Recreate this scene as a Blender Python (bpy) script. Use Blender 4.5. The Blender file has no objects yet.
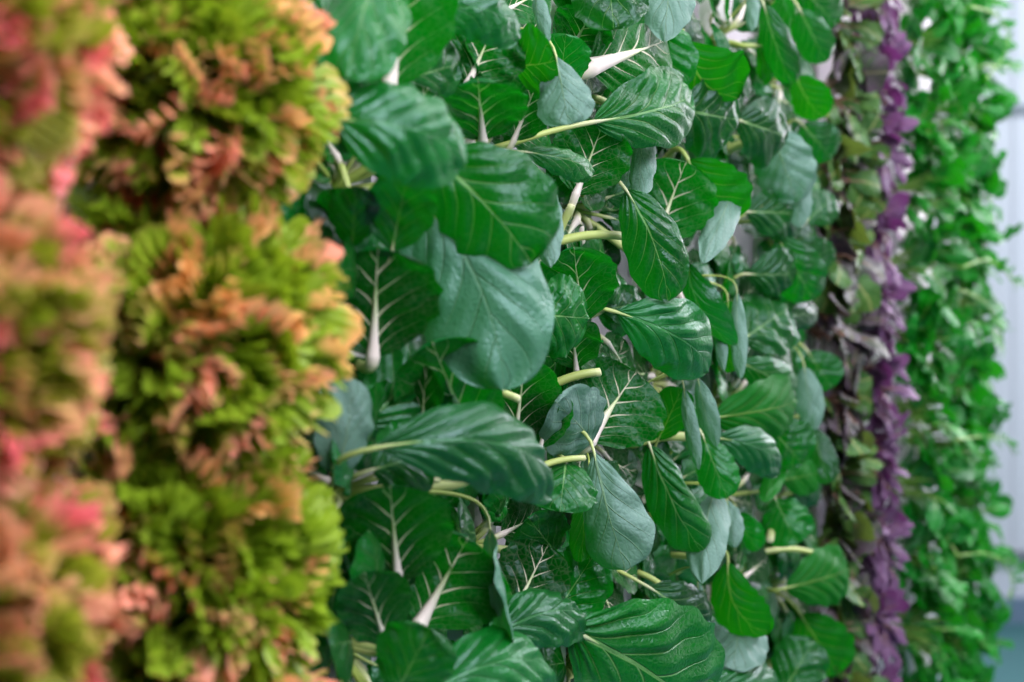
import bpy, math, random
import numpy as np

RNG = np.random.default_rng(7)
random.seed(7)
COL = bpy.context.scene.collection
PI = math.pi

# ---------------------------------------------------------------- place frame
F = 1422.0                       # focal length in pixels of a 1024 px wide frame
CAM = np.array([0.0, 0.0, 1.2])
TH = math.radians(29.0)
D_ = np.array([math.sin(TH), math.cos(TH), 0.0])      # along the row of towers
N_ = np.array([math.cos(TH), -math.sin(TH), 0.0])     # out of the row, into the aisle
UP = np.array([0.0, 0.0, 1.0])
DIST = 0.66                      # from the lens to the tower faces


def W(s, z, p=0.0):
    """s metres along the row, z height, p metres out of the tower faces"""
    return D_ * s - N_ * DIST + N_ * p + UP * z


def wp(px, py, p):
    r = np.array([(px - 512) / F, 1.0, (341 - py) / F])
    t = -(DIST - p) / float(N_ @ r)
    return CAM + r * t


def unit(v):
    return v / max(1e-9, float(np.linalg.norm(v)))


# ---------------------------------------------------------------- mesh builder
class GB:
    def __init__(self):
        self.v, self.f, self.a, self.mi, self.n = [], [], [], [], 0

    def grid(self, P, A, flip=False, closed=False, mat=0):
        nu, nv = P.shape[:2]
        self.v.append(P.reshape(-1, 3)); self.a.append(A.reshape(-1, 3))
        idx = np.arange(nu * nv).reshape(nu, nv) + self.n
        if closed:
            idx = np.concatenate([idx, idx[:, :1]], axis=1)
        q = np.stack([idx[:-1, :-1], idx[1:, :-1], idx[1:, 1:], idx[:-1, 1:]], -1).reshape(-1, 4)
        if flip:
            q = q[:, ::-1]
        self.f.append(q); self.mi.append(np.full(len(q), mat, dtype=np.int32)); self.n += nu * nv

    def tube(self, pts, rads, k=8, flat=1.0, flatdir=None, a0=0.0, a1=1.0, ay=0.0, mat=0, av=None):
        pts = np.asarray(pts, float); n = len(pts); rads = np.asarray(rads, float)
        tan = np.gradient(pts, axis=0)
        tan /= np.maximum(np.linalg.norm(tan, axis=1, keepdims=True), 1e-9)
        ref = UP if flatdir is None else np.asarray(flatdir, float)
        s = np.cross(tan, np.broadcast_to(ref, tan.shape))
        bad = np.linalg.norm(s, axis=1) < 1e-3
        s[bad] = np.cross(tan[bad], np.array([1.0, 0.2, 0.1]))
        s /= np.maximum(np.linalg.norm(s, axis=1, keepdims=True), 1e-9)
        m = np.cross(s, tan)
        an = np.linspace(0, 2 * PI, k, endpoint=False)
        P = (pts[:, None] + s[:, None] * (np.cos(an) * flat)[None, :, None] * rads[:, None, None]
             + m[:, None] * np.sin(an)[None, :, None] * rads[:, None, None])
        A = np.zeros_like(P); A[..., 0] = (np.linspace(a0, a1, n) if av is None else av)[:, None]; A[..., 1] = ay
        P = np.concatenate([np.repeat(pts[:1, None], k, 1), P, np.repeat(pts[-1:, None], k, 1)], 0)
        A = np.concatenate([A[:1], A, A[-1:]], 0)
        self.grid(P, A, flip=True, closed=True, mat=mat)

    def box(self, c, ex, ey, ez, mat=0):
        """box about c with half-extent vectors"""
        c, ex, ey, ez = (np.asarray(q, float) for q in (c, ex, ey, ez))
        vs = [c + a * ex + b * ey + d * ez for a in (-1, 1) for b in (-1, 1) for d in (-1, 1)]
        fs = np.array([[0, 1, 3, 2], [4, 6, 7, 5], [0, 4, 5, 1], [2, 3, 7, 6], [0, 2, 6, 4], [1, 5, 7, 3]]) + self.n
        self.v.append(np.array(vs)); self.a.append(np.zeros((8, 3))); self.f.append(fs)
        self.mi.append(np.full(6, mat, dtype=np.int32)); self.n += 8

    def build(self, name, mats, parent=None, smooth=True, origin=None):
        V = np.concatenate(self.v); Fc = np.concatenate(self.f); A = np.concatenate(self.a)
        if origin is not None:
            V = V - origin
        me = bpy.data.meshes.new(name)
        me.vertices.add(len(V)); me.vertices.foreach_set('co', V.astype(np.float32).ravel())
        me.loops.add(len(Fc) * 4); me.loops.foreach_set('vertex_index', Fc.astype(np.int32).ravel())
        me.polygons.add(len(Fc))
        me.polygons.foreach_set('loop_start', np.arange(0, len(Fc) * 4, 4, dtype=np.int32))
        try:
            me.polygons.foreach_set('loop_total', np.full(len(Fc), 4, dtype=np.int32))
        except Exception:
            pass
        me.polygons.foreach_set('material_index', np.concatenate(self.mi))
        me.polygons.foreach_set('use_smooth', np.full(len(Fc), smooth))
        at = me.attributes.new('leaf', 'FLOAT_VECTOR', 'POINT')
        at.data.foreach_set('vector', A.astype(np.float32).ravel())
        if not isinstance(mats, (list, tuple)):
            mats = [mats]
        for m in mats:
            me.materials.append(m)
        me.update(calc_edges=True)
        me.validate()
        o = bpy.data.objects.new(name, me); COL.objects.link(o)
        if parent is not None:
            o.parent = parent
        if origin is not None:
            o.location = origin
        return o


def thing(name, loc, label, cat, group=None):
    o = bpy.data.objects.new(name, None); COL.objects.link(o)
    o.empty_display_size = 0.02
    o.location = loc
    o['label'] = label; o['category'] = cat
    if group: o['group'] = group
    return o


# ---------------------------------------------------------------- materials
class NT:
    def __init__(self, name):
        self.m = bpy.data.materials.new(name); self.m.use_nodes = True
        self.t = self.m.node_tree; self.t.nodes.clear()
        self.out = self.t.nodes.new('ShaderNodeOutputMaterial')

    def n(self, typ, **kw):
        x = self.t.nodes.new(typ)
        for k, v in kw.items(): setattr(x, k, v)
        return x

    def put(self, sock, v):
        if hasattr(v, 'is_linked') or hasattr(v, 'links'):
            self.t.links.new(v, sock)
        else:
            if sock.type == 'RGBA' and len(v) == 3: v = (*v, 1)
            sock.default_value = v

    def math(self, op, a, b=None, c=None, clamp=False):
        x = self.n('ShaderNodeMath', operation=op, use_clamp=clamp)
        self.put(x.inputs[0], a)
        if b is not None: self.put(x.inputs[1], b)
        if c is not None: self.put(x.inputs[2], c)
        return x.outputs[0]

    def mix(self, f, a, b, mode='MIX'):
        x = self.n('ShaderNodeMix', data_type='RGBA', blend_type=mode)
        self.put(x.inputs[0], f); self.put(x.inputs[6], a); self.put(x.inputs[7], b)
        return x.outputs[2]

    def sstep(self, x, lo, hi, a=0.0, b=1.0):
        r = self.n('ShaderNodeMapRange', interpolation_type='SMOOTHSTEP')
        self.put(r.inputs[0], x); self.put(r.inputs[1], lo); self.put(r.inputs[2], hi)
        self.put(r.inputs[3], a); self.put(r.inputs[4], b)
        return r.outputs[0]

    def noise(self, scale, detail=2.0, coord='Object', rough=0.5):
        tc = self.n('ShaderNodeTexCoord')
        x = self.n('ShaderNodeTexNoise')
        x.inputs['Scale'].default_value = scale; x.inputs['Detail'].default_value = detail
        x.inputs['Roughness'].default_value = rough
        self.t.links.new(tc.outputs[coord], x.inputs['Vector'])
        return x.outputs['Fac']

    def attr(self):
        a = self.n('ShaderNodeAttribute', attribute_name='leaf')
        s = self.n('ShaderNodeSeparateXYZ')
        self.t.links.new(a.outputs['Vector'], s.inputs[0])
        return s.outputs

    def rnd(self):
        return self.n('ShaderNodeObjectInfo').outputs['Random']

    def surface(self, col, rough=0.5, spec=0.5, trans=0.0, tcol=None, bump=None, bstr=0.3, bdist=0.001, metal=0.0, coat=0.0, tint=None):
        p = self.n('ShaderNodeBsdfPrincipled')
        self.put(p.inputs['Base Color'], col); self.put(p.inputs['Roughness'], rough)
        self.put(p.inputs['Specular IOR Level'], spec); self.put(p.inputs['Metallic'], metal)
        if tint: self.put(p.inputs['Specular Tint'], tint)
        if coat: self.put(p.inputs['Coat Weight'], coat); self.put(p.inputs['Coat Roughness'], 0.35)
        if bump is not None:
            b = self.n('ShaderNodeBump'); b.inputs['Strength'].default_value = bstr; b.inputs['Distance'].default_value = bdist
            self.put(b.inputs['Height'], bump)
            self.t.links.new(b.outputs[0], p.inputs['Normal'])
        sh = p.outputs[0]
        if trans:
            tr = self.n('ShaderNodeBsdfTranslucent'); self.put(tr.inputs[0], tcol if tcol is not None else col)
            mx = self.n('ShaderNodeMixShader'); self.put(mx.inputs[0], trans)
            self.t.links.new(sh, mx.inputs[1]); self.t.links.new(tr.outputs[0], mx.inputs[2])
            sh = mx.outputs[0]
        self.t.links.new(sh, self.out.inputs[0])
        return self.m


NV = 4.7          # lateral veins per side


def pak_leaf_material(name, dark, mid, under, vein, trans=0.25, tcol=(0.004, 0.36, 0.006), rough=0.38, vs=1.0, spec=0.2):
    t = NT(name)
    u, v, lat = t.attr()
    av = t.math('ABSOLUTE', v)
    sgn = t.math('MULTIPLY', t.math('GREATER_THAN', v, 0.0), 0.5)
    bend = t.math('MULTIPLY', t.math('POWER', av, 0.85), t.math('MULTIPLY_ADD', u, -0.28, 0.66))
    tq = t.math('MULTIPLY_ADD', t.math('SUBTRACT', u, bend), NV, sgn)
    wob = t.math('MULTIPLY_ADD', t.noise(24.0, 1.0), 0.24, -0.12)
    tq = t.math('ADD', tq, wob)
    d = t.math('ABSOLUTE', t.math('SUBTRACT', t.math('FRACT', t.math('ADD', tq, 0.5)), 0.5))
    wd = t.math('MULTIPLY_ADD', t.math('SUBTRACT', 1.0, av), 0.10, 0.012)
    basew = t.sstep(u, 0.1, 0.75, 1.0, 0.55)
    line = t.sstep(d, 0.0, t.math('MULTIPLY', wd, basew), 1.0, 0.0)
    if vs > 0.9:
        wd2 = t.math('MULTIPLY', t.sstep(av, 0.0, 0.45, 0.16, 0.02), basew)
        line = t.math('MULTIPLY', t.sstep(d, t.math('MULTIPLY', wd2, 0.3), wd2, 1.0, 0.0), t.sstep(av, 0.25, 0.85, 1.0, 0.12))
    else:
        line = t.math('MULTIPLY', line, t.sstep(av, 0.35, 1.0, 0.9, 0.12))
    # fine network between the veins
    tc = t.n('ShaderNodeTexCoord'); vo = t.n('ShaderNodeTexVoronoi', feature='DISTANCE_TO_EDGE')
    vo.inputs['Scale'].default_value = 190.0
    t.t.links.new(tc.outputs['Object'], vo.inputs['Vector'])
    net = t.sstep(vo.outputs['Distance'], 0.0, 0.12, 1.0, 0.0)
    al = t.math('ABSOLUTE', lat)
    mw = t.sstep(u, 0.0, 0.92, 0.042 if vs > 0.9 else 0.022, 0.004)
    midr = t.sstep(al, t.math('MULTIPLY', mw, 0.55), mw, 1.0, 0.0)
    groove = t.math('MAXIMUM', line, midr)
    veinf = t.math('MULTIPLY', groove, vs)
    n1 = t.noise(28.0, 3.0)
    r = t.rnd()
    tone = t.math('MULTIPLY_ADD', n1, 0.6, t.math('MULTIPLY_ADD', r, 0.8, -0.35), clamp=True)
    lam = t.mix(tone, dark, mid)
    lam = t.mix(t.math('MULTIPLY', net, 0.05), lam, vein)
    upper = t.mix(veinf, lam, vein)
    und = t.mix(t.math('MULTIPLY', veinf, 0.55), under, (0.34, 0.50, 0.13))
    bf = t.n('ShaderNodeNewGeometry').outputs['Backfacing']
    col = t.mix(bf, upper, und)
    h = t.math('MULTIPLY_ADD', groove, -0.9, t.math('MULTIPLY_ADD', n1, 0.4, t.math('MULTIPLY', vo.outputs['Distance'], 0.55)))
    tc2 = t.mix(veinf, tcol, (0.16, 0.45, 0.03))
    ro = t.math('MULTIPLY_ADD', bf, 0.14, t.math('MULTIPLY_ADD', n1, 0.14, rough - 0.07))
    return t.surface(col, rough=ro, spec=spec, tint=(0.62, 0.86, 1.0), trans=trans, tcol=tc2, bump=h, bstr=0.8, bdist=0.0018)


def stalk_material():
    t = NT('pale_stalk')
    u, v, lat = t.attr()
    white = (0.80, 0.74, 0.72)
    low = t.mix(t.sstep(u, 0.0, 0.9), (0.34, 0.44, 0.11), (0.50, 0.58, 0.26))
    c = t.mix(t.sstep(u, 0.75, 1.05), low, white)
    c = t.mix(t.sstep(u, 1.3, 2.0), c, (0.50, 0.66, 0.34))
    c = t.mix(v, c, t.mix(t.sstep(u, 0.6, 2.0), (0.30, 0.42, 0.08), (0.18, 0.38, 0.07)))
    return t.surface(c, rough=0.42, spec=0.5, trans=0.15, tcol=(0.6, 0.7, 0.25), bump=t.noise(90.0, 2.0), bstr=0.15)


def frill_material(name, inner, middle, tip, tip2, lo=0.55, hi=0.92):
    t = NT(name)
    u, v, lat = t.attr()
    n1 = t.noise(45.0, 3.0); n2 = t.noise(14.0, 2.0)
    uu = t.math('ADD', u, t.math('MULTIPLY_ADD', n1, 0.2, -0.10))
    c = t.mix(t.sstep(uu, 0.25, 0.62), inner, middle)
    tipc = t.mix(t.sstep(n2, 0.4, 0.62), tip, tip2)
    edge = t.sstep(t.math('ADD', uu, t.math('MULTIPLY_ADD', lat, 0.26, -0.13)), lo, hi)
    c = t.mix(edge, c, tipc)
    tc = t.mix(edge, (0.34, 0.52, 0.02), tipc)
    return t.surface(c, rough=0.45, spec=0.4, trans=0.32, tcol=tc, bump=n1, bstr=0.2)


def leafy_material(name, a, b, under, vein, trans=0.3, tcol=(0.08, 0.45, 0.02), rough=0.45):
    t = NT(name)
    u, v, lat = t.attr()
    av = t.math('ABSOLUTE', v); al = t.math('ABSOLUTE', lat)
    tq = t.math('MULTIPLY', t.math('SUBTRACT', u, t.math('MULTIPLY', av, 0.35)), 6.0)
    d = t.math('ABSOLUTE', t.math('SUBTRACT', t.math('FRACT', tq), 0.5))
    line = t.math('MULTIPLY', t.sstep(d, 0.0, 0.10, 1.0, 0.0), 0.45)
    midr = t.sstep(al, 0.015, 0.05, 1.0, 0.0)
    vf = t.math('MAXIMUM', line, midr)
    n1 = t.noise(30.0, 3.0)
    c = t.mix(t.sstep(n1, 0.3, 0.7), a, b)
    c = t.mix(vf, c, vein)
    bf = t.n('ShaderNodeNewGeometry').outputs['Backfacing']
    c = t.mix(bf, c, under)
    return t.surface(c, rough=rough, spec=0.2, tint=(0.6, 0.9, 0.8), trans=trans, tcol=tcol, bump=t.math('MULTIPLY_ADD', vf, -1.0, n1), bstr=0.3)


def plain(name, col, rough=0.5, spec=0.5, ns=30.0, var=0.08, bstr=0.05):
    t = NT(name)
    n1 = t.noise(ns, 3.0)
    c2 = tuple(max(0.0, c * (1 - var * 2)) for c in col)
    return t.surface(t.mix(n1, c2, col), rough=rough, spec=spec, bump=n1, bstr=bstr)


DK, MD = (0.0, 0.030, 0.002), (0.0, 0.13, 0.006)
UN = (0.002, 0.12, 0.018)
PAKS = {
    's': pak_leaf_material('pak_choi_leaf_white_veined', DK, MD, UN, (0.62, 0.66, 0.50), vs=1.0, spec=0.2, rough=0.36),
    'm': pak_leaf_material('pak_choi_leaf', DK, (0.0, 0.155, 0.009), UN, (0.24, 0.48, 0.18), vs=0.5, spec=0.42, rough=0.34),
    'c': pak_leaf_material('pak_choi_leaf_faint_veined', (0.0, 0.06, 0.006), (0.002, 0.155, 0.016), UN, (0.08, 0.32, 0.09), vs=0.3, spec=0.65, rough=0.36),
    'p': pak_leaf_material('pak_choi_leaf_pale_sheen', (0.03, 0.135, 0.07), (0.06, 0.175, 0.11), (0.085, 0.175, 0.135), (0.15, 0.31, 0.17), vs=0.3, trans=0.15, rough=0.44, spec=0.65),  # pale underside green, with lavender lamp sheen painted into the base colours
    'g': pak_leaf_material('pak_choi_leaf_thin', (0.0, 0.085, 0.002), (0.001, 0.13, 0.003), (0.001, 0.13, 0.003), (0.22, 0.48, 0.03), vs=0.6, trans=0.4, tcol=(0.01, 0.26, 0.002), spec=0.2),
}
M_STALK = stalk_material()
M_CUT = plain('stalk_cut_face', (0.66, 0.70, 0.42), 0.6)
M_FRILL_B = frill_material('frilled_lettuce_leaf', (0.025, 0.22, 0.006), (0.24, 0.38, 0.02), (0.90, 0.38, 0.26), (0.85, 0.48, 0.18), 0.945, 1.07)
M_FRILL_A = frill_material('red_frilled_lettuce_leaf', (0.07, 0.21, 0.01), (0.28, 0.30, 0.02), (0.88, 0.20, 0.23), (0.82, 0.42, 0.24), 0.86, 1.06)
M_RIB = plain('lettuce_rib', (0.55, 0.62, 0.25), 0.4)
M_RED = leafy_material('red_veined_leaf', (0.014, 0.075, 0.016), (0.05, 0.14, 0.025), (0.07, 0.09, 0.05), (0.20, 0.24, 0.08), trans=0.18, tcol=(0.20, 0.32, 0.04))
M_REDB = leafy_material('bronze_leaf', (0.03, 0.045, 0.03), (0.085, 0.06, 0.09), (0.11, 0.065, 0.115), (0.12, 0.12, 0.07), trans=0.1, tcol=(0.12, 0.06, 0.06))
M_PURP = leafy_material('purple_basil_leaf', (0.08, 0.04, 0.105), (0.145, 0.085, 0.165), (0.16, 0.095, 0.185), (0.22, 0.09, 0.2), trans=0.15, tcol=(0.3, 0.05, 0.28), rough=0.5)
M_GREEN = leafy_material('salad_leaf', (0.0, 0.10, 0.003), (0.002, 0.20, 0.006), (0.006, 0.19, 0.02), (0.05, 0.30, 0.05), trans=0.24, tcol=(0.02, 0.36, 0.006))
M_GREEN2 = leafy_material('dark_salad_leaf', (0.0, 0.085, 0.008), (0.002, 0.15, 0.014), (0.015, 0.17, 0.045), (0.06, 0.28, 0.07), trans=0.25, tcol=(0.03, 0.4, 0.01), rough=0.4)
M_STEM = plain('green_stem', (0.16, 0.34, 0.05), 0.5)
M_PSTEM = plain('pinkish_stem', (0.26, 0.14, 0.09), 0.5)
M_TOWER = plain('white_plastic', (0.80, 0.77, 0.83), 0.38, ns=8.0, var=0.03)
M_MEDIA = plain('dark_growing_fibre', (0.012, 0.012, 0.014), 0.9, ns=300.0, var=0.4, bstr=0.8)


# ---------------------------------------------------------------- leaf geometry
def bez(P0, P1, P2, P3, u):
    u = u[:, None]
    c = (1 - u) ** 3 * P0 + 3 * (1 - u) ** 2 * u * P1 + 3 * (1 - u) * u * u * P2 + u ** 3 * P3
    t = 3 * (1 - u) ** 2 * (P1 - P0) + 6 * (1 - u) * u * (P2 - P1) + 3 * u * u * (P3 - P2)
    return c, t / np.maximum(np.linalg.norm(t, axis=1, keepdims=True), 1e-9)


def shape_fn(kind, u):
    if kind == 'round':
        s = (u ** 0.62) * ((1 - u) ** 0.42); m = 0.49
    elif kind == 'oval':
        s = (u ** 0.8) * ((1 - u) ** 0.75); m = 0.342
    elif kind == 'spoon':
        s = (u ** 0.95) * ((1 - u) ** 0.42); m = 0.40
    elif kind == 'strap':
        s = (u ** 0.45) * ((1 - u) ** 0.5); m = 0.52
    elif kind == 'wide':
        s = (u ** 0.42) * ((1 - u) ** 0.42); m = 0.559
    else:   # lobed
        s = (u ** 0.9) * ((1 - u) ** 0.45) * (0.72 + 0.28 * np.cos(u * 2 * PI * 3.5)); m = 0.42
    s = s / m
    return np.maximum(s, 0.05 * (1 - u))


def leaf_grid(B, T, N, Wd, bend=0.15, sw=0.0, kL=0.5, kR=0.5, twist=0.0, qa=0.05, wave=0.08, kind='round', nu=30, nh=9, seed=0, asym=0.0):
    rg = np.random.default_rng(seed + 11)
    L = np.linalg.norm(T - B); a = (T - B) / L
    N = unit(N - a * float(a @ N)); S = np.cross(a, N)
    off = N * bend * L * 1.33 + S * sw * L * 1.33
    u = np.linspace(0, 1, nu); u = 0.5 * u + 0.5 * (0.5 - 0.5 * np.cos(PI * u))
    C, t = bez(B, B + a * L * 0.33 + off, B + a * L * 0.67 + off, T, u)
    Sv = S - t * (t @ S)[:, None]; Sv /= np.linalg.norm(Sv, axis=1, keepdims=True)
    Nv = np.cross(Sv, t)
    if twist:
        ang = twist * u
        Sv, Nv = Sv * np.cos(ang)[:, None] + Nv * np.sin(ang)[:, None], Nv * np.cos(ang)[:, None] - Sv * np.sin(ang)[:, None]
    v = np.linspace(-1, 1, 2 * nh + 1)
    h = Wd / 2 * shape_fn(kind, u)
    U, V = np.meshgrid(u, v, indexing='ij'); AV = np.abs(V)
    K = np.where(V < 0, kL, kR) * (0.35 + 0.65 * np.sin(np.clip(U, 0, 1) * PI * 0.85 + 0.2))
    K = np.where(np.abs(K) < 0.02, 0.02, K)
    H = h[:, None] * np.where(V < 0, 1 - asym, 1 + asym)
    X = H * np.sin(K * AV) / K
    Z = -H * (1 - np.cos(K * AV)) / K
    qa = qa * 2.6
    tq = (U - AV ** 0.85 * (0.66 - 0.28 * U)) * NV + np.where(V > 0, 0.5, 0)
    ir = 0.75 + 0.25 * np.sin(U * rg.uniform(5, 11) + V * rg.uniform(-3, 3) + rg.uniform(0, 6.28))
    Z = Z + ir * min(qa * Wd * 0.5, 0.26 * L / NV) * rg.uniform(0.4, 0.75) * (np.sin(PI * tq) ** 2 * 1.15 - 0.6) * np.minimum(1, AV * 3) * (1 - AV ** 3) * np.minimum(1, (1 - U) * 4)
    for k in range(3):
        fq = rg.uniform(1.2, 4.5); ph = rg.uniform(0, 6.28); ph2 = rg.uniform(0, 6.28)
        Z = Z + wave * Wd * 0.22 * AV ** 2.2 * np.sin(2 * PI * fq * U + np.where(V > 0, ph, ph2)) * np.sin(PI * np.clip(U, 0.0, 1)) ** 0.4
    for k in range(4):
        fu, fv = rg.uniform(1.2, 3.6), rg.uniform(1.0, 2.6)
        Z = Z + 0.012 * Wd * min(1.2, wave / 0.08) * np.sin(2 * PI * fu * U + rg.uniform(0, 6.28)) * np.sin(PI * fv * V + rg.uniform(0, 6.28)) * np.minimum(1, U * 4)
    X = X * (1 + 0.035 * np.sin(2 * PI * rg.uniform(3, 6) * U + rg.uniform(0, 6.28)) * AV)
    P = C[:, None] + Sv[:, None] * (np.sign(V) * X)[..., None] + Nv[:, None] * Z[..., None]
    A = np.stack([U, V, np.sign(V) * X / Wd], -1)
    return P, A, C, Nv, Sv


def pak_leaf(plant, C0, B, T, N, Wd, upper=True, stalk=True, seed=0, rs=1.0, mt=None, **kw):
    """one leaf: blade as a part of the plant, stalk and midrib as its sub-part"""
    o0 = np.array(plant.location)
    g = GB()
    if mt is None:
        mt = 's' if kw.get('kL', 0) < 0 and kw.get('kR', 0) < 0 else ('p' if not upper else ('c' if kw.get('bend', 0) >= 0.14 or kw.get('qa', .05) <= .03 else 'm'))
    ay = {'s': 0.0, 'm': 0.6, 'c': 0.85, 'p': 0.8, 'g': 0.9}[mt]
    rs = rs * {'s': 1.45, 'm': 0.6, 'c': 0.5, 'p': 0.45, 'g': 0.6}[mt]
    if mt in 'cp': kw.setdefault('kind', 'wide' if Wd > 0.028 and Wd > 0.55 * np.linalg.norm(T - B) else 'oval')
    if mt in 'cmp':
        for kk in ('kL', 'kR'): kw[kk] = kw.get(kk, .5) * 1.6
        kw['bend'] = kw.get('bend', .15) * 1.2; kw['wave'] = kw.get('wave', .08) * 1.35
    if Wd > 0.06 and 'nu' not in kw: kw['nu'], kw['nh'] = 54, 15
    P, A, C, Nv, Sv = leaf_grid(B, T, N, Wd, seed=seed, **kw)
    g.grid(P - o0, A, flip=upper)
    leaf = g.build('leaf', PAKS[mt], plant)
    s = GB()
    L = np.linalg.norm(T - B)
    r0 = Wd * 0.046 * rs
    k = max(3, int(len(C) * (0.62 if mt == 's' else 0.22)))
    sgn = 1.0 if upper else -1.0
    rad = r0 * 0.8 * (1 - np.linspace(0, 1, k)) ** 0.9 + 0.0002
    mid = C[:k] + Nv[:k] * (sgn * rad * 0.15)[:, None]
    d0 = unit(B - C0); tl = np.linalg.norm(B - C0)
    tang = unit(C[1] - C[0])
    uu = np.linspace(0, 1, 14)
    c, _ = bez(C0, C0 + unit(N_ * 0.7 + d0) * tl * 0.35, B - tang * tl * 0.4, B, uu)
    rp = max(Wd * 0.03, 0.0011)
    rr = rp * 1.2 + (rad[0] - rp * 1.2) * uu ** 2
    s.tube(np.concatenate([c[:-1], mid]) - o0, np.concatenate([rr[:-1], rad]), 8, flat=1.1, flatdir=N_, ay=ay,
           av=np.concatenate([uu[:-1], np.linspace(1, 2, k)]))
    s.build('leaf_stalk', M_STALK, leaf)
    return leaf


# ---------------------------------------------------------------- towers
Z_LO, Z_HI = 0.03, 2.25
TOWERS = [   # s, label words
    (0.461, 'white growing tower carrying the blurred pink lettuce, first of the row'),
    (0.674, 'white growing tower behind the orange-tipped frilled lettuce'),
    (0.905, 'white growing tower behind the pak choi next to the frilled lettuce'),
    (1.11, 'white growing tower behind the second column of pak choi from the lettuce'),
    (1.315, 'white growing tower behind the third column of pak choi from the lettuce'),
    (1.52, 'white growing tower behind the fourth column of pak choi from the lettuce'),
    (1.725, 'white growing tower behind the fifth column of pak choi from the lettuce'),
    (1.93, 'white growing tower behind the pak choi beside the bronze leaves'),
    (2.13, 'white growing tower behind the bronze and dark green leaves'),
    (2.33, 'white growing tower behind the purple basil'),
    (2.49, 'white growing tower behind the bright green salad next to the basil'),
    (2.73, 'white growing tower behind the middle column of bright green salad'),
    (2.90, 'white growing tower at the far end of the row under green salad'),
]


def make_tower(s, label):
    base = W(s, Z_LO, 0)
    t = thing('growing_tower', base, label, 'growing tower', 'white growing towers of the row')
    hz = UP * (Z_HI - Z_LO) / 2; cz = (Z_LO + Z_HI) / 2 - Z_LO
    g = GB()
    for sg in (-1, 1):
        g.box(D_ * sg * 0.031 - N_ * 0.003 + UP * cz, D_ * 0.019, N_ * 0.003, hz)
        g.box(D_ * sg * 0.048 - N_ * 0.05 + UP * cz, D_ * 0.002, N_ * 0.0495, hz)
        g.box(D_ * sg * 0.012 - N_ * 0.02 + UP * cz, D_ * 0.0015, N_ * 0.02, hz)
    g.box(-N_ * 0.098 + UP * cz, D_ * 0.05, N_ * 0.002, hz)
    g.build('tower_body', M_TOWER, t, smooth=False)
    m = GB(); m.box(-N_ * 0.055 + UP * cz, D_ * 0.0095, N_ * 0.042, hz)
    m.build('growing_medium', M_MEDIA, t, smooth=False)
    return t


for s_, lb_ in TOWERS:
    make_tower(s_, lb_)

# ---------------------------------------------------------------- pak choi
ORD = ['topmost', 'second', 'third', 'fourth', 'fifth', 'sixth', 'seventh', 'eighth', 'ninth', 'tenth', 'eleventh', 'twelfth', 'thirteenth', 'fourteenth']


def from_top(i):
    return 'topmost one' if i == 0 else ORD[i] + ' from the top'


PAK_COLS = [   # s, first height, spacing, place words
    (0.905, 'beside the frilled lettuce'),
    (1.11, 'second column from the lettuce'),
    (1.315, 'third column from the lettuce'),
    (1.52, 'fourth column from the lettuce'),
    (1.725, 'fifth column from the lettuce'),
    (1.93, 'last column before the bronze leaves'),
]
plants = []
for ci, (s_, words_) in enumerate(PAK_COLS):
    Yc = W(s_, 0, 0.05)[1]
    half = 0.24 * Yc + 0.055
    sp = 0.118
    off = [0.0, 0.05, 0.02, 0.07, 0.035, 0.01][ci]
    ks = [k for k in range(-7, 8) if abs(k * sp + off) < half]
    for row, k in enumerate(sorted(ks, reverse=True)):
        C0 = W(s_, 1.2 + k * sp + off, -0.012)
        lab = 'dark green pak choi, %s, %s' % (words_, from_top(row))
        pl = thing('pak_choi', C0, lab, 'leafy plant', 'pak choi growing in the towers')
        plants.append(dict(o=pl, c=C0, n=0, ci=ci))


def nearest(B):
    best = min(plants, key=lambda q: np.linalg.norm((B - N_ * 0.03 + UP * 0.0) - q['c']) + 0.02 * q['n'] * 0.1)
    best['n'] += 1
    return best


# base (x, y, p), tip (x, y, p), width in px, roll deg, then shape options
H = []


def L_(bx, by, bp, tx, ty, tp, w, roll=0, **k):
    H.append((bx, by, bp, tx, ty, tp, w, roll, k))


U = dict(upper=False)
G = dict(upper=False, mt='g')
PL = dict(upper=False, mt='p')
# beside the lettuce
L_(385, -42, .09, 346, 80, .11, 88, 10, bend=.10, kL=.6, kR=.7)
L_(389, 88, .06, 410, -45, .09, 96, 0, bend=-.06, kL=-.35, kR=-.35, qa=.05, rs=1.5)
L_(391, 82, .055, 460, 62, .075, 66, 10, bend=.08, kL=.2, kR=.5)
L_(408, 136, .035, 428, 88, .055, 62, 0, bend=-.05, kL=-.3, kR=-.3)
L_(338, 120, .10, 466, 162, .145, 100, -12, bend=.16, kL=.7, kR=.5, qa=.08, sw=-.06)
L_(434, 158, .085, 531, 262, .145, 118, 8, bend=.10, kL=.5, kR=.5, qa=.05, sw=-.06, mt='m')
L_(424, 206, .06, 504, 390, .13, 132, -6, bend=.10, kL=.5, kR=.6, qa=.05, sw=-.08, mt='p')
L_(373, 356, .03, 378, 248, .055, 112, 0, bend=-.06, kL=-.25, kR=-.3, qa=.06)
L_(336, 474, .05, 352, 378, .06, 56, 20, bend=.10, kL=.6, kR=.5, **PL)
L_(364, 425, .035, 444, 338, .06, 80, 10, bend=.1, kL=.5, kR=.2)
L_(424, 442, .04, 428, 366, .06, 50, -35, bend=.05, kL=-.8, kR=-.6)
L_(476, 452, .055, 432, 342, .075, 96, 0, bend=-.08, kL=-.4, kR=-.4, rs=1.4)
L_(376, 448, .09, 552, 498, .135, 92, -14, bend=.17, kL=.7, kR=.6, qa=.13, sw=-.10)
L_(372, 470, .06, 432, 452, .08, 70, 0, bend=.05, kL=.3, kR=.2)
L_(398, 582, .035, 390, 486, .06, 102, 0, bend=-.04, kL=-.2, kR=-.2, qa=.08)
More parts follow.
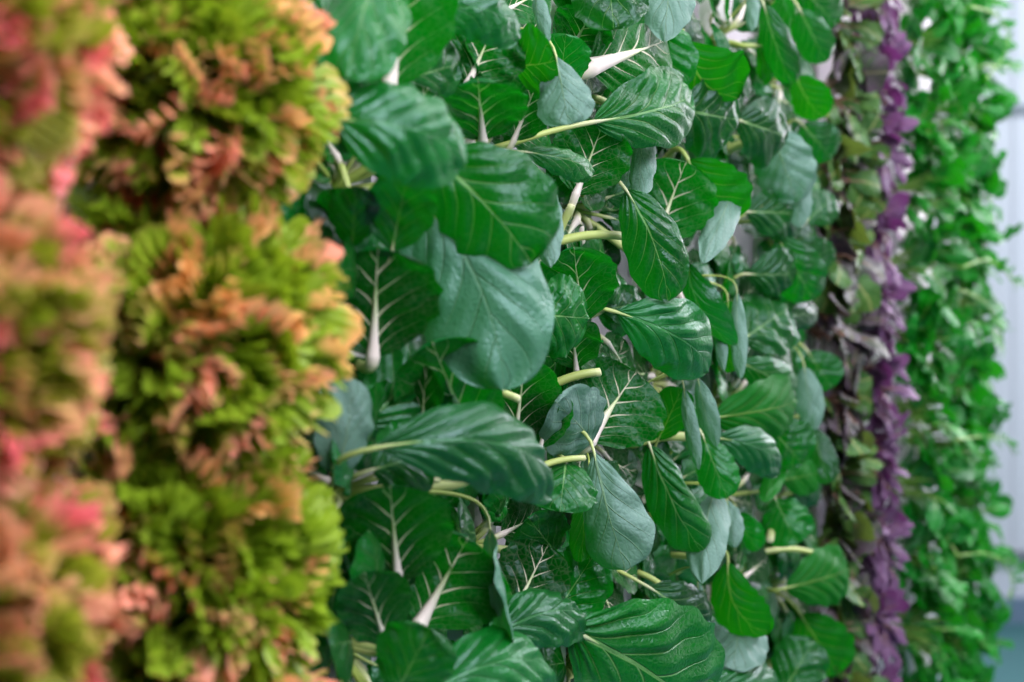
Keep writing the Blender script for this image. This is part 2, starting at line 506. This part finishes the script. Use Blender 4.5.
L_(386, 645, .03, 364, 572, .05, 66, 0, bend=-.04, kL=-.3, kR=-.2)
L_(420, 624, .03, 468, 538, .07, 118, 0, bend=-.12, kL=-.6, kR=-.5, rs=1.1)
L_(490, 530, .09, 512, 648, .12, 56, 30, bend=.08, kL=-1.2, kR=.9, **PL)
L_(512, 616, .04, 548, 545, .06, 66, 0, bend=-.04, kL=-.2, kR=-.3, qa=.08)
L_(484, 640, .07, 590, 628, .10, 66, -15, bend=.16, kL=.7, kR=.6, qa=.14, sw=-.08)
L_(415, 700, .09, 556, 684, .12, 76, -10, bend=.16, kL=.6, kR=.5, qa=.06, sw=-.1)
L_(372, 694, .06, 456, 676, .09, 48, -10, bend=.14, kL=.6, kR=.5)
L_(572, 630, .10, 700, 716, .135, 138, 6, bend=.08, kL=.4, kR=.5, qa=.08, sw=-.04)
L_(548, 625, .05, 596, 552, .08, 62, 0, bend=.03, kL=.2, kR=.2)
L_(589, 552, .06, 600, 610, .075, 20, 30, bend=.05, kL=.9, kR=.9, **PL)
# second pak choi column, upper
L_(436, 8, .08, 520, 38, .115, 60, -14, bend=.18, kL=.8, kR=.6, qa=.06, sw=-.1)
L_(467, 86, .025, 496, 22, .05, 76, 0, bend=-.05, kL=-.3, kR=-.3)
L_(483, 140, .045, 478, 80, .07, 82, 0, bend=-.06, kL=-.3, kR=-.3, qa=.1)
L_(514, 140, .04, 540, 76, .065, 48, 0, bend=-.03, kL=-.2, kR=-.2, qa=.1)
L_(512, 62, .07, 556, 60, .11, 70, 30, bend=.16, kL=.5, kR=.2, **G)
L_(556, 56, .10, 569, 125, .12, 50, 0, kind='spoon', bend=.06, kL=.5, kR=.5, qa=.03, **PL)
L_(534, -12, .08, 548, 44, .10, 20, 30, bend=.05, kL=.8, kR=.8, **PL)
L_(526, 152, .07, 594, 172, .10, 34, -20, bend=.12, kL=.9, kR=.6)
L_(546, 182, .07, 551, 268, .10, 34, 25, bend=.06, kL=.8, kR=.6, qa=.03, **PL)
L_(576, 194, .035, 604, 122, .065, 68, 0, bend=-.04, kL=-.3, kR=-.3, qa=.05)
L_(646, 128, .07, 640, 202, .10, 32, 20, bend=.06, kL=.9, kR=.8, qa=.03, **PL)
L_(626, 190, .09, 668, 300, .12, 60, -5, bend=.10, kL=.6, kR=.6, qa=.09, sw=-.05)
L_(655, 242, .04, 686, 162, .07, 78, 0, bend=-.10, kL=-.5, kR=-.5, rs=1.3, qa=.06)
L_(688, 160, .07, 726, 226, .10, 74, 15, bend=.10, kL=.3, kR=.9, **G)
L_(736, 190, .10, 703, 264, .12, 32, 10, bend=.06, kL=.6, kR=.6, qa=.03, **PL)
L_(590, 68, .07, 668, 40, .095, 90, 0, bend=.06, kL=-.2, kR=.3, rs=1.6, mt='s')
L_(606, -52, .08, 614, 30, .11, 72, 0, bend=.1, kL=.5, kR=.5, qa=.08)
L_(672, -42, .09, 664, 42, .115, 52, 0, bend=.08, kL=.5, kR=.5, qa=.05, **PL)
L_(594, 122, .08, 690, 92, .11, 74, -8, bend=.12, kL=.2, kR=.6, qa=.09, sw=.06)
L_(572, 48, .03, 592, 12, .05, 54, 0, bend=-.05, kL=-.3, kR=-.3)
L_(562, 86, .06, 566, 34, .08, 48, -10, bend=.08, kL=.5, kR=.4, qa=.1)
L_(654, 18, .05, 678, 90, .08, 54, 10, bend=.08, kL=.4, kR=.4, qa=.04)
L_(684, 110, .07, 739, 120, .10, 82, 0, bend=.06, kL=.3, kR=.4, qa=.09)
L_(686, 42, .07, 738, 98, .11, 82, 20, bend=.18, kL=.3, kR=.7, qa=.03, sw=.12, **G)
L_(738, 120, .07, 786, 138, .10, 66, -8, bend=.12, kL=.6, kR=.4, qa=.08)
L_(756, 46, .06, 792, 40, .09, 80, 20, bend=.10, kL=.2, kR=.6, **G)
L_(764, 5, .08, 792, 84, .10, 36, 15, bend=.08, kL=.9, kR=.7, qa=.12)
L_(752, -12, .09, 752, 32, .10, 16, 20, bend=.05, kL=.7, kR=.7, **PL)
L_(772, 132, .07, 797, 202, .10, 56, 0, bend=.08, kL=.4, kR=.5, qa=.04, **PL)
L_(796, 76, .06, 822, 118, .09, 40, 20, bend=.16, kL=.2, kR=.8, **G)
L_(800, 10, .07, 826, 62, .09, 36, 0, bend=.08, kL=.6, kR=.5, qa=.08)
L_(746, 212, .05, 804, 216, .09, 52, -10, bend=.10, kL=.4, kR=.5, qa=.09)
L_(792, 168, .08, 800, 228, .10, 30, 0, bend=.06, kL=.5, kR=.6, **PL)
# lower middle
L_(748, 274, .05, 797, 272, .09, 46, 10, bend=.12, kL=.3, kR=.5)
L_(778, 238, .07, 813, 300, .10, 50, 0, bend=.12, kL=.4, kR=.5, qa=.05)
L_(798, 242, .06, 832, 264, .09, 32, 0, bend=.08, kL=.4, kR=.5)
L_(742, 340, .05, 788, 308, .08, 66, 0, bend=.08, kL=.5, kR=.3, qa=.06)
L_(772, 316, .06, 818, 314, .09, 28, 0, bend=.1, kL=.4, kR=.5)
L_(688, 262, .08, 737, 345, .12, 42, 20, bend=.14, kL=.4, kR=1.0, qa=.1, sw=.08)
L_(716, 298, .09, 724, 372, .11, 15, 15, bend=.05, kL=.6, kR=.6, **PL)
L_(737, 292, .10, 741, 380, .12, 18, 15, bend=.05, kL=.6, kR=.6, **PL)
L_(728, 300, .08, 732, 372, .10, 26, 30, bend=.03, kL=.4, kR=.4, **G)
L_(616, 312, .08, 708, 372, .12, 74, -8, bend=.14, kL=.5, kR=.6, qa=.08, sw=-.06)
L_(582, 322, .035, 574, 248, .06, 68, 0, bend=-.04, kL=-.3, kR=-.2, qa=.07)
L_(530, 314, .06, 588, 318, .09, 76, 0, bend=.08, kL=.4, kR=.4, qa=.1)
L_(576, 368, .03, 572, 322, .05, 50, 0, bend=-.06, kL=-.4, kR=-.4, qa=.16, wave=.2)
L_(592, 442, .06, 556, 402, .085, 70, 10, bend=.06, kL=.3, kR=.3, qa=.03, **PL)
L_(589, 440, .045, 636, 372, .075, 92, 0, bend=.02, kL=.15, kR=.2, qa=.08, rs=1.5, mt='s')
L_(594, 452, .09, 626, 570, .125, 70, 10, kind='spoon', bend=.08, kL=.7, kR=.8, qa=.03, **PL)
L_(566, 462, .07, 560, 512, .09, 66, 0, bend=.12, kL=.5, kR=.5)
L_(588, 480, .06, 582, 562, .08, 28, 25, bend=.03, kL=.4, kR=.4, **G)
L_(684, 388, .09, 699, 470, .11, 18, 25, bend=.05, kL=.7, kR=.7, **PL)
L_(698, 378, .09, 716, 448, .11, 24, 25, bend=.05, kL=.6, kR=.6, qa=.03, **PL)
L_(703, 436, .08, 727, 498, .11, 40, 0, bend=.08, kL=.5, kR=.6, qa=.08)
L_(658, 440, .05, 682, 388, .08, 36, 10, bend=.03, kL=.3, kR=.3, **G)
L_(712, 418, .06, 796, 400, .10, 54, 10, bend=.12, kL=.3, kR=.6, qa=.04, **G)
L_(716, 438, .07, 779, 474, .11, 46, -15, bend=.16, kL=.7, kR=.5, qa=.05, sw=-.08)
L_(768, 424, .06, 802, 464, .10, 58, 0, bend=.10, kL=.4, kR=.5, qa=.07)
L_(804, 366, .07, 814, 432, .09, 28, 0, bend=.06, kL=.5, kR=.5, **PL)
L_(740, 362, .06, 796, 394, .10, 40, -10, bend=.12, kL=.5, kR=.6)
L_(650, 446, .06, 702, 552, .10, 54, 18, bend=.10, kL=1.2, kR=.4, qa=.14)
L_(716, 490, .08, 702, 584, .11, 44, 20, bend=.08, kL=.7, kR=.6, qa=.04, **PL)
L_(727, 500, .08, 735, 548, .10, 24, 0, bend=.06, kL=.5, kR=.5, **PL)
L_(728, 562, .07, 768, 634, .11, 48, 15, bend=.18, kL=.3, kR=.7, sw=.14, qa=.03, **G)
L_(742, 614, .06, 732, 670, .09, 56, 0, bend=.06, kL=.4, kR=.4, qa=.04, **PL)
L_(650, 588, .06, 708, 628, .10, 52, -8, bend=.12, kL=.5, kR=.5, qa=.09)
L_(698, 580, .08, 708, 684, .11, 20, 20, bend=.06, kL=.8, kR=.7, **PL)
L_(775, 498, .06, 797, 544, .10, 48, 0, bend=.12, kL=.5, kR=.5, qa=.14, wave=.2)
L_(786, 588, .06, 848, 568, .10, 52, 10, bend=.12, kL=.3, kR=.5, qa=.04, **G)
L_(800, 614, .05, 838, 674, .09, 56, 0, bend=.08, kL=.3, kR=.4, qa=.03, **G)
L_(782, 694, .06, 814, 640, .09, 52, 0, bend=.10, kL=.4, kR=.5, qa=.06)
L_(812, 426, .06, 828, 484, .09, 30, 0, bend=.08, kL=.5, kR=.5)
L_(782, 480, .05, 818, 474, .08, 34, 0, bend=.06, kL=.4, kR=.4, **G)
L_(738, 514, .06, 759, 550, .09, 30, 25, bend=.12, kL=.3, kR=.9)
L_(786, 462, .06, 764, 502, .09, 18, 20, bend=.06, kL=.5, kR=.5, **G)
L_(344, 238, .03, 330, 188, .05, 34, 0, bend=.05, kL=.3, kR=.3)
L_(392, 250, .06, 408, 172, .085, 62, 0, bend=-.05, kL=-.3, kR=-.2, mt='m')
L_(352, 246, .05, 356, 186, .07, 44, 0, bend=.08, kL=.3, kR=.4, mt='m')
L_(700, 694, .07, 778, 684, .10, 46, -10, bend=.14, kL=.5, kR=.5)
L_(396, 694, .08, 430, 628, .115, 74, 0, bend=.08, kL=.3, kR=.4, mt='m')
L_(802, 124, .06, 832, 158, .085, 42, 0, bend=.1, kL=.4, kR=.5)
L_(800, -14, .06, 836, 24, .085, 40, 0, bend=.1, kL=.4, kR=.4)
L_(806, 222, .06, 834, 196, .085, 34, 0, bend=.08, kL=.3, kR=.5)
L_(808, 352, .05, 832, 388, .08, 40, 0, bend=.1, kL=.4, kR=.5)
L_(514, 444, .02, 526, 358, .05, 68, 0, bend=-.06, kL=-.3, kR=-.3)
L_(490, 472, .03, 488, 424, .05, 50, 0, bend=-.05, kL=-.3, kR=-.3, qa=.14)
L_(514, 474, .025, 522, 428, .05, 30, 0, bend=-.05, kL=-.4, kR=-.4)
L_(556, 552, .04, 528, 518, .07, 52, 0, bend=.06, kL=.3, kR=.3)
L_(540, 448, .04, 556, 388, .06, 40, 0, bend=-.05, kL=-.3, kR=-.3)

for i, (bx, by, bp, tx, ty, tp, w, roll, k) in enumerate(H):
    dpt = 0.018 if k.get('kL', 0) < 0 and k.get('kR', 0) < 0 else 0.0
    B = wp(bx, by, bp + dpt); T = wp(tx, ty, tp + dpt)
    mid = (B + T) / 2
    a = unit(T - B); vw = CAM - mid; dep = mid[1]
    n0 = unit(vw - a * float(a @ vw)); s0 = np.cross(a, n0)
    an = math.radians(roll)
    N0 = n0 * math.cos(an) + s0 * math.sin(an)
    q = nearest(B)
    pak_leaf(q['o'], q['c'], B, T, N0, w * 1.17 * dep / F, seed=i * 13 + 5, **k)

# the smaller leaves of every rosette, behind the big ones
for i, q in enumerate(plants):
    rg = np.random.default_rng(300 + i)
    nf = 13
    for j in range(nf):
        outer = j < 7
        m = 7 if outer else 6
        phi = 2 * PI * ((j % m) + 0.5 * (not outer) + rg.uniform(-.3, .3)) / m
        rad = D_ * math.cos(phi) + UP * math.sin(phi)
        ln = rg.uniform(0.06, 0.085) if outer else rg.uniform(0.05, 0.07)
        B = q['c'] + rad * rg.uniform(0.022, 0.042) + N_ * (rg.uniform(0.018, 0.032) if outer else rg.uniform(0.03, 0.045))
        droop = rg.uniform(-0.3, 0.6)
        T = B + unit(rad * 1.0 + N_ * (rg.uniform(0.0, 0.3) if outer else rg.uniform(0.1, 0.5)) - UP * 0.3 * max(0, droop)) * ln
        N0 = unit(N_ + UP * 0.25 + rad * rg.uniform(-0.5, 0.1))
        conv = rg.uniform() < 0.45
        pak_leaf(q['o'], q['c'], B, T, N0, ln * rg.uniform(0.8, 1.02), seed=9000 + i * 20 + j, bend=rg.uniform(.06, .16) if conv else rg.uniform(-.1, .04),
                 kL=rg.uniform(.1, .7) if conv else rg.uniform(-.6, -.05), kR=rg.uniform(.1, .7) if conv else rg.uniform(-.6, -.05),
                 qa=rg.uniform(.025, .055), wave=rg.uniform(.04, .11), rs=rg.uniform(.9, 1.4), nu=24, nh=7)

# cut stalks left by the harvested lower leaves
CUT = [(474, 388, .05, 519, 399, .085, 10), (556, 383, .05, 600, 372, .085, 11), (553, 243, .03, 622, 236, .07, 11), (408, 245, .04, 444, 246, .07, 7),
       (634, 443, .03, 690, 437, .07, 12), (636, 536, .03, 668, 502, .06, 12), (424, 512, .03, 436, 478, .05, 14), (532, 470, .06, 584, 458, .085, 8),
       (660, 284, .03, 716, 300, .08, 7), (764, 552, .04, 822, 556, .08, 7), (726, 224, .03, 760, 206, .06, 9), (724, 152, .03, 758, 140, .07, 11),
       (554, 246, .03, 572, 205, .05, 10), (342, 168, .03, 354, 215, .045, 8), (372, 215, .03, 384, 182, .045, 11), (640, 573, .03, 668, 590, .06, 7),
       (776, 512, .04, 770, 540, .07, 9), (786, 318, .04, 800, 306, .06, 8), (672, 555, .03, 704, 562, .07, 8)]
for (bx, by, bp, tx, ty, tp, w) in CUT:
    B = wp(bx, by, bp); T = wp(tx, ty, tp)
    q = nearest(B); o0 = np.array(q['o'].location)
    r = 0.86 * w * T[1] / F / 2
    uu = np.linspace(0, 1, 14)
    c, tn = bez(q['c'], q['c'] + N_ * 0.02, B - unit(T - B) * 0.008, B, uu)
    c2 = np.array([B + (T - B) * x + UP * 0.05 * np.linalg.norm(T - B) * math.sin(PI * x) for x in np.linspace(0.1, 1, 9)])
    pts = np.concatenate([c, c2])
    g = GB()
    g.tube(pts - o0, np.linspace(r * 1.1, r * 0.92, len(pts)), 10, flat=1.15, flatdir=UP, a0=0.0, a1=0.9, ay=0.55)
    st = g.build('cut_stalk', M_STALK, q['o'])
    e = GB(); ax = unit(T - B)
    e.tube(np.array([T - ax * r * 0.06, T + ax * r * 0.16]) - o0, [r * 0.85, r * 0.7], 10, flat=1.15, flatdir=UP)
    ce = e.build('cut_end', M_CUT, st)

# ---------------------------------------------------------------- frilled lettuce
def frill_piece(g, x, L, rg, nr=11, nph=54):
    """one frilled leaf end: narrow at the heart of the head, tightly curled along its outer edge"""
    y = unit(np.cross(x, rg.normal(0, 1, 3))); z = np.cross(x, y)
    r = np.linspace(0.25, 1, nr) ** 0.75; ph = np.linspace(-1, 1, nph)
    R, Q = np.meshgrid(r, ph, indexing='ij')
    hw = rg.uniform(0.10, 0.19)
    lx = R * L * (1 - 0.10 * Q ** 2); ly = Q * hw * R ** 1.3 * L
    k1 = rg.uniform(1.5, 3); k2 = rg.uniform(11, 17); k3 = rg.uniform(24, 34)
    p1, p2, p3, p4, p5 = rg.uniform(0, 6.28, 5)
    e1 = R ** 2; e2 = R ** 3.5; e3 = R ** 8
    lz = L * (rg.uniform(-.15, .15) * e1 + 0.045 * e1 * np.sin(k1 * Q + p1) + 0.045 * e2 * np.sin(k2 * Q + p2) + 0.015 * e3 * np.sin(k3 * Q + p3))
    lx = lx + L * (0.05 * e2 * np.cos(k2 * Q + p4) + 0.03 * e3 * np.cos(k3 * Q + p3))
    ly = ly + L * (0.03 * e2 * np.sin(k2 * Q + p5) + 0.015 * e3 * np.sin(k3 * Q + p2))
    ro = rg.uniform(0.02, 0.16) * rg.choice([-1, 1]); q2 = np.clip((R - 0.55) / 0.45, 0, 1) ** 2
    lz = lz + L * ro * q2; lx = lx - L * 0.22 * abs(ro) / 0.3 * q2
    P = lx[..., None] * x + ly[..., None] * y + lz[..., None] * z
    A = np.stack([R, Q, np.full_like(R, rg.uniform(0, 1))], -1)
    g.grid(P, A, flip=False)


def lettuce(s, z, p, size, mat, label, seed, group):
    C0 = W(s, z, p)
    t = thing('frilled_lettuce', C0, label, 'lettuce', group)
    rg = np.random.default_rng(seed)
    axis = unit(N_ + UP * 0.2)
    e1 = unit(np.cross(axis, D_)); e2 = np.cross(axis, e1)
    g = GB(); n = 380
    for j in range(n):
        f = (j + 0.5) / n
        a = j * 2.39996 + rg.uniform(-.2, .2)
        th = math.acos(1 - f * 1.25)
        x = unit(axis * math.cos(th) + (e1 * math.cos(a) + e2 * math.sin(a)) * math.sin(th) + rg.normal(0, .07, 3))
        frill_piece(g, x, size * rg.uniform(0.74, 1.14), rg)
    g.build('foliage', mat, t)
    m = GB()
    m.tube(np.array([-N_ * (p + 0.012), -N_ * p * 0.4, axis * 0.004, axis * 0.03]), [0.009, 0.012, 0.014, 0.006], 10)
    m.build('stem', M_RIB, t)
    return t


zB = [0.158, 0.006, -0.134, -0.262]
for i, dz in enumerate(zB):
    lettuce(0.674, 1.2 + dz, 0.05, [0.094, 0.1, 0.094, 0.098][i], M_FRILL_B,
            'orange-tipped frilled green lettuce beside the pak choi, ' + from_top(i), 71 + i, 'orange-tipped lettuce next to the pak choi')
for i, dz in enumerate([0.15, 0.0, -0.13, -0.25]):
    lettuce(0.461, 1.2 + dz, 0.075, 0.091, M_FRILL_A,
            'pink frilled lettuce at the near end of the row, ' + from_top(i), 171 + i, 'pink lettuce at the near end')

# ---------------------------------------------------------------- mixed plants at the far end
def bushy(name, s, z, mat, stem_mat, label, cat, group, seed, n=12, ln=(0.04, 0.07), wr=(0.5, 0.7), kind='round', reach=0.05, hang=0.3, stemr=0.0016, mats2=None, frac2=0.4, wave=.15, spread=1.0, up=0.0):
    rg = np.random.default_rng(seed)
    C0 = W(s, z, -0.01)
    t = thing(name, C0, label, cat, group)
    g = GB(); st = GB()
    mats = [mat] + ([mats2] if mats2 else [])
    for j in range(n):
        phi = j * 2.39996 + rg.uniform(-.4, .4)
        rad = D_ * math.cos(phi) * spread + UP * math.sin(phi)
        f = rg.uniform(0.25, 1)
        B = rad * rg.uniform(0.015, 0.05) * (0.6 + f * 0.6) + N_ * (0.025 + reach * f)
        l = rg.uniform(*ln)
        T = B + unit(rad * 0.9 + N_ * rg.uniform(0.0, 1.0) + UP * up - UP * hang * rg.uniform(0, 1.6)) * l
        Nn = unit(N_ * 1.0 + UP * 0.45 + rad * rg.uniform(-0.6, 0.2) + rg.normal(0, .25, 3))
        kd = kind if isinstance(kind, str) else kind[j % len(kind)]
        P, A, C, Nv, Sv = leaf_grid(B, T, Nn, l * rg.uniform(*wr), bend=rg.uniform(.02, .18), kL=rg.uniform(-.5, .9), kR=rg.uniform(-.5, .9), twist=rg.uniform(-.6, .6),
                                    qa=.07, wave=wave, kind=kd, nu=16, nh=5, seed=seed * 31 + j)
        g.grid(P, A, flip=True, mat=1 if (mats2 and rg.uniform() < frac2) else 0)
        c, _ = bez(np.zeros(3), N_ * 0.02 + rad * 0.005, B - unit(T - B) * 0.01, B, np.linspace(0, 1, 8))
        st.tube(np.concatenate([c, C[1:int(len(C) * .5)]]), np.linspace(stemr * 1.3, stemr * .4, 8 + len(C[1:int(len(C) * .5)])), 6)
    g.build('foliage', mats, t)
    st.build('stem', stem_mat, t)
    return t


def rows(s, p, sp, off, extra=0.06):
    half = 0.24 * W(s, 0, p)[1] + extra
    ks = [k for k in range(-12, 13) if abs(k * sp + off) < half]
    return [1.2 + k * sp + off for k in sorted(ks, reverse=True)]


for i, z in enumerate(rows(2.13, .08, .115, .02)):
    bushy('bronze_mustard', 2.13, z, M_RED, M_PSTEM, 'bronze-leaved plant between the pak choi and basil, ' + from_top(i), 'leafy plant', 'bronze-leaved plants of one tower', 400 + i,
          n=36, ln=(.045, .08), wr=(.55, .75), kind=('round', 'spoon'), reach=.045, hang=.6, stemr=.0018, mats2=M_REDB, frac2=.4)
for i, z in enumerate(rows(2.26, .08, .125, .05)):
    bushy('purple_basil', 2.26, z, M_PURP, M_PSTEM, 'purple-leaved basil hanging in a narrow cluster, ' + from_top(i), 'herb', 'purple basil of one tower', 450 + i,
          n=64, ln=(.034, .052), wr=(.5, .65), kind='oval', reach=.075, hang=1.1, stemr=.0014, spread=.7)
for ci, (s_, wd_) in enumerate([(2.49, 'next to the purple basil'), (2.73, 'in the middle green column'), (2.85, 'at the far end of the row')]):
    for i, z in enumerate(rows(s_, .1, .125, [.0, .06, .03][ci])):
        k = (i + ci) % 3
        bushy('salad_plant', s_, z, [M_GREEN, M_GREEN2, M_GREEN][k], M_STEM,
              ['feathery bright green salad plant', 'glossy oval-leaved green plant', 'curly bright green salad plant'][k] + ' %s, %s' % (wd_, from_top(i)),
              'leafy plant', 'green salad plants of the far towers', 500 + ci * 40 + i,
              n=[36, 30, 34][k], ln=[(.05, .09), (.05, .075), (.05, .08)][k], wr=[(.35, .5), (.5, .7), (.6, .8)][k],
              kind=[('lobed', 'strap'), 'oval', ('lobed', 'round')][k], reach=.11, hang=.45, stemr=.0015, mats2=M_GREEN2 if k != 1 else M_GREEN, frac2=.3, wave=[.2, .08, .35][k])

# long thin shoots that reach past the last column, each on the plant nearest to it
ends = [o for o in bpy.data.objects if o.name.startswith('salad_plant') and 'far end' in o['label']]
SH = [[(962, 268), (985, 258), (1004, 268), (1012, 282), (1026, 284)], [(955, 440), (985, 436), (1004, 438), (1012, 446)], [(962, 452), (980, 452), (991, 466)],
      [(958, 556), (985, 552), (1004, 562), (1014, 580), (1008, 600)], [(990, 556), (1010, 560), (1022, 572)], [(968, 6), (996, 12), (1010, 34), (1004, 58), (985, 80)],
      [(985, 66), (1008, 66), (1022, 68)], [(960, 290), (985, 300), (1002, 330), (1000, 350)]]
for j, pts in enumerate(SH):
    rg = np.random.default_rng(900 + j)
    P3 = [wp(x, y, 0.15 + 0.012 * q) for q, (x, y) in enumerate(pts)]
    own = min(ends, key=lambda o: abs(o.location[2] - P3[0][2]))
    o0 = np.array(own.location)
    tt = np.linspace(0, len(P3) - 1, 26)
    cur = np.stack([np.interp(tt, range(len(P3)), [p[k] for p in P3]) for k in range(3)], -1)
    for _ in range(4):
        cur[1:-1] = (cur[:-2] + cur[1:-1] * 2 + cur[2:]) / 4
    root = np.array([o0 + N_ * 0.03, o0 * 0.5 + cur[0] * 0.5 + N_ * 0.02])
    pth = np.concatenate([root, cur])
    g = GB(); g.tube(pth - o0, np.linspace(0.0024, 0.0010, len(pth)), 6)
    sh = g.build('shoot', M_STEM, own)
    lf = GB()
    for q in range(3, 26, 2):
        tn = unit(cur[min(q + 1, 25)] - cur[q - 1])
        for sd in (-1, 1):
            dr = unit(tn * 0.7 + sd * UP * rg.uniform(.3, .9) + D_ * sd * rg.uniform(-.4, .7) + N_ * rg.uniform(-.2, .5))
            l = rg.uniform(0.014, 0.03)
            P, A, C, Nv, Sv = leaf_grid(cur[q], cur[q] + dr * l, N_ + UP * 0.4, l * rg.uniform(.25, .4), bend=.1, kind='oval', nu=10, nh=3, seed=j * 40 + q)
            lf.grid(P - o0, A, flip=True)
    lf.build('foliage', M_GREEN, sh)

# ---------------------------------------------------------------- the room
def struct(name, g, m, smooth=False):
    o = g.build(name, m, None, smooth=smooth); o['kind'] = 'structure'; return o


M_WALL = plain('pale_wall_panel', (0.60, 0.66, 0.75), 0.5, ns=2.0, var=0.03)
M_FLOOR = plain('grey_green_floor', (0.05, 0.19, 0.20), 0.45, ns=3.0, var=0.08)
M_BASE = plain('blue_grey_skirting', (0.14, 0.22, 0.33), 0.5, ns=3.0, var=0.04)
M_RAIL = plain('grey_rail', (0.18, 0.21, 0.25), 0.4, ns=3.0, var=0.05)
M_WIRE = plain('grey_wire', (0.25, 0.32, 0.36), 0.5)
M_BACK = plain('white_partition', (0.62, 0.62, 0.66), 0.6, ns=2.0, var=0.03)

YW = 6.1
g = GB(); g.box((2, 3.4, -0.05), (5, 0, 0), (0, 4.4, 0), (0, 0, 0.05)); struct('floor', g, M_FLOOR)
g = GB()
x = -1.0; zt = 3.0; prof = []
while x < 6.9:      # ribbed sheet: broad flats with narrow raised ribs
    prof += [(x, 0.0), (x + 0.26, 0.0), (x + 0.275, -0.008), (x + 0.305, -0.008), (x + 0.32, 0.0)]
    x += 0.32
prof = np.array(prof)
P = np.stack([np.stack([prof[:, 0], YW + prof[:, 1], np.full(len(prof), z)], -1) for z in (0.0, zt)], 0)
g.grid(P, np.zeros_like(P), flip=True)
g.box((3, YW + 0.06, 1.5), (4, 0, 0), (0, 0.04, 0), (0, 0, 1.5)); struct('wall_far', g, M_WALL)
g = GB(); g.box((3, YW - 0.035, 0.052), (4, 0, 0), (0, 0.03, 0), (0, 0, 0.052)); struct('baseboard_far', g, M_BASE)
g = GB(); g.box((3, YW - 0.03, 0.285), (4, 0, 0), (0, 0.012, 0), (0, 0, 0.018)); struct('trim_1', g, M_RAIL)
bc = -N_ * (DIST + 0.5) + D_ * 2.0 + UP * 1.5
g = GB(); g.box(bc, D_ * 4.0, N_ * 0.03, UP * 1.5); struct('wall_behind', g, M_BACK)

# thin wire across the far wall
g = GB()
xs = np.linspace(1.6, 3.2, 24)
g.tube(np.stack([xs, np.full(24, YW - 0.05), 2.19 + 0.02 * np.sin(xs * 3)], -1), np.full(24, 0.012), 6)
o = g.build('wire', M_WIRE); o['label'] = 'thin grey wire strung across the pale far wall'; o['category'] = 'wire'

# ---------------------------------------------------------------- light
def area(name, loc, target, sx, sy, power, col):
    l = bpy.data.lights.new(name, 'AREA'); l.shape = 'RECTANGLE'; l.size = sx; l.size_y = sy; l.energy = power; l.color = col
    o = bpy.data.objects.new(name, l); COL.objects.link(o)
    from mathutils import Vector
    o.location = loc
    dv = (Vector(target) - Vector(loc)).normalized()
    if sx > 3:
        from mathutils import Matrix
        zz = -dv; xx = Vector(D_); xx = (xx - zz * xx.dot(zz)).normalized(); yy = zz.cross(xx)
        o.rotation_euler = Matrix((xx, yy, zz)).transposed().to_euler()
    else:
        o.rotation_euler = dv.to_track_quat('-Z', 'Y').to_euler()
    o['kind'] = 'helper'
    return o


area('aisle_lamp', W(3.0, 2.2, 1.25), W(1.7, 1.2, 0), 3.4, 0.3, 66, (1.0, 0.92, 1.0))
area('low_aisle_lamp', W(2.6, 0.75, 1.5), W(2.2, 1.2, 0), 5.0, 0.25, 12, (1.0, 0.88, 1.0))
area('row_lamp', W(1.6, 2.9, 0.5), W(1.6, 1.2, 0.05), 4.5, 0.25, 65, (1.0, 0.95, 0.97))
area('near_lamp', W(0.45, 2.2, 1.5), W(1.0, 1.2, 0), 1.3, 0.9, 58, (1.0, 0.93, 0.98))
area('hall_lamp', (3.6, 3.5, 3.3), (2.9, 6.1, 1.5), 2.0, 1.6, 135, (0.92, 0.95, 1.0))

w = bpy.data.worlds.new('hall_light'); bpy.context.scene.world = w; w.use_nodes = True
bg = w.node_tree.nodes['Background']; bg.inputs[0].default_value = (0.80, 0.78, 0.95, 1); bg.inputs[1].default_value = 0.035

# ---------------------------------------------------------------- camera
cd = bpy.data.cameras.new('camera'); cam = bpy.data.objects.new('camera', cd); COL.objects.link(cam)
cam.location = CAM; cam.rotation_euler = (math.radians(90), 0, 0)
cd.sensor_width = 36.0; cd.lens = 36.0 * F / 1024.0
cd.clip_start = 0.02
cd.dof.use_dof = True; cd.dof.focus_distance = 1.34; cd.dof.aperture_fstop = 3.3; cd.dof.aperture_blades = 9
sc = bpy.context.scene; sc.camera = cam
sc.view_settings.view_transform = 'Standard'
sc.view_settings.look = 'None'; sc.view_settings.gamma = 1.0; sc.view_settings.use_curve_mapping = False
sc.view_settings.exposure = 0.0
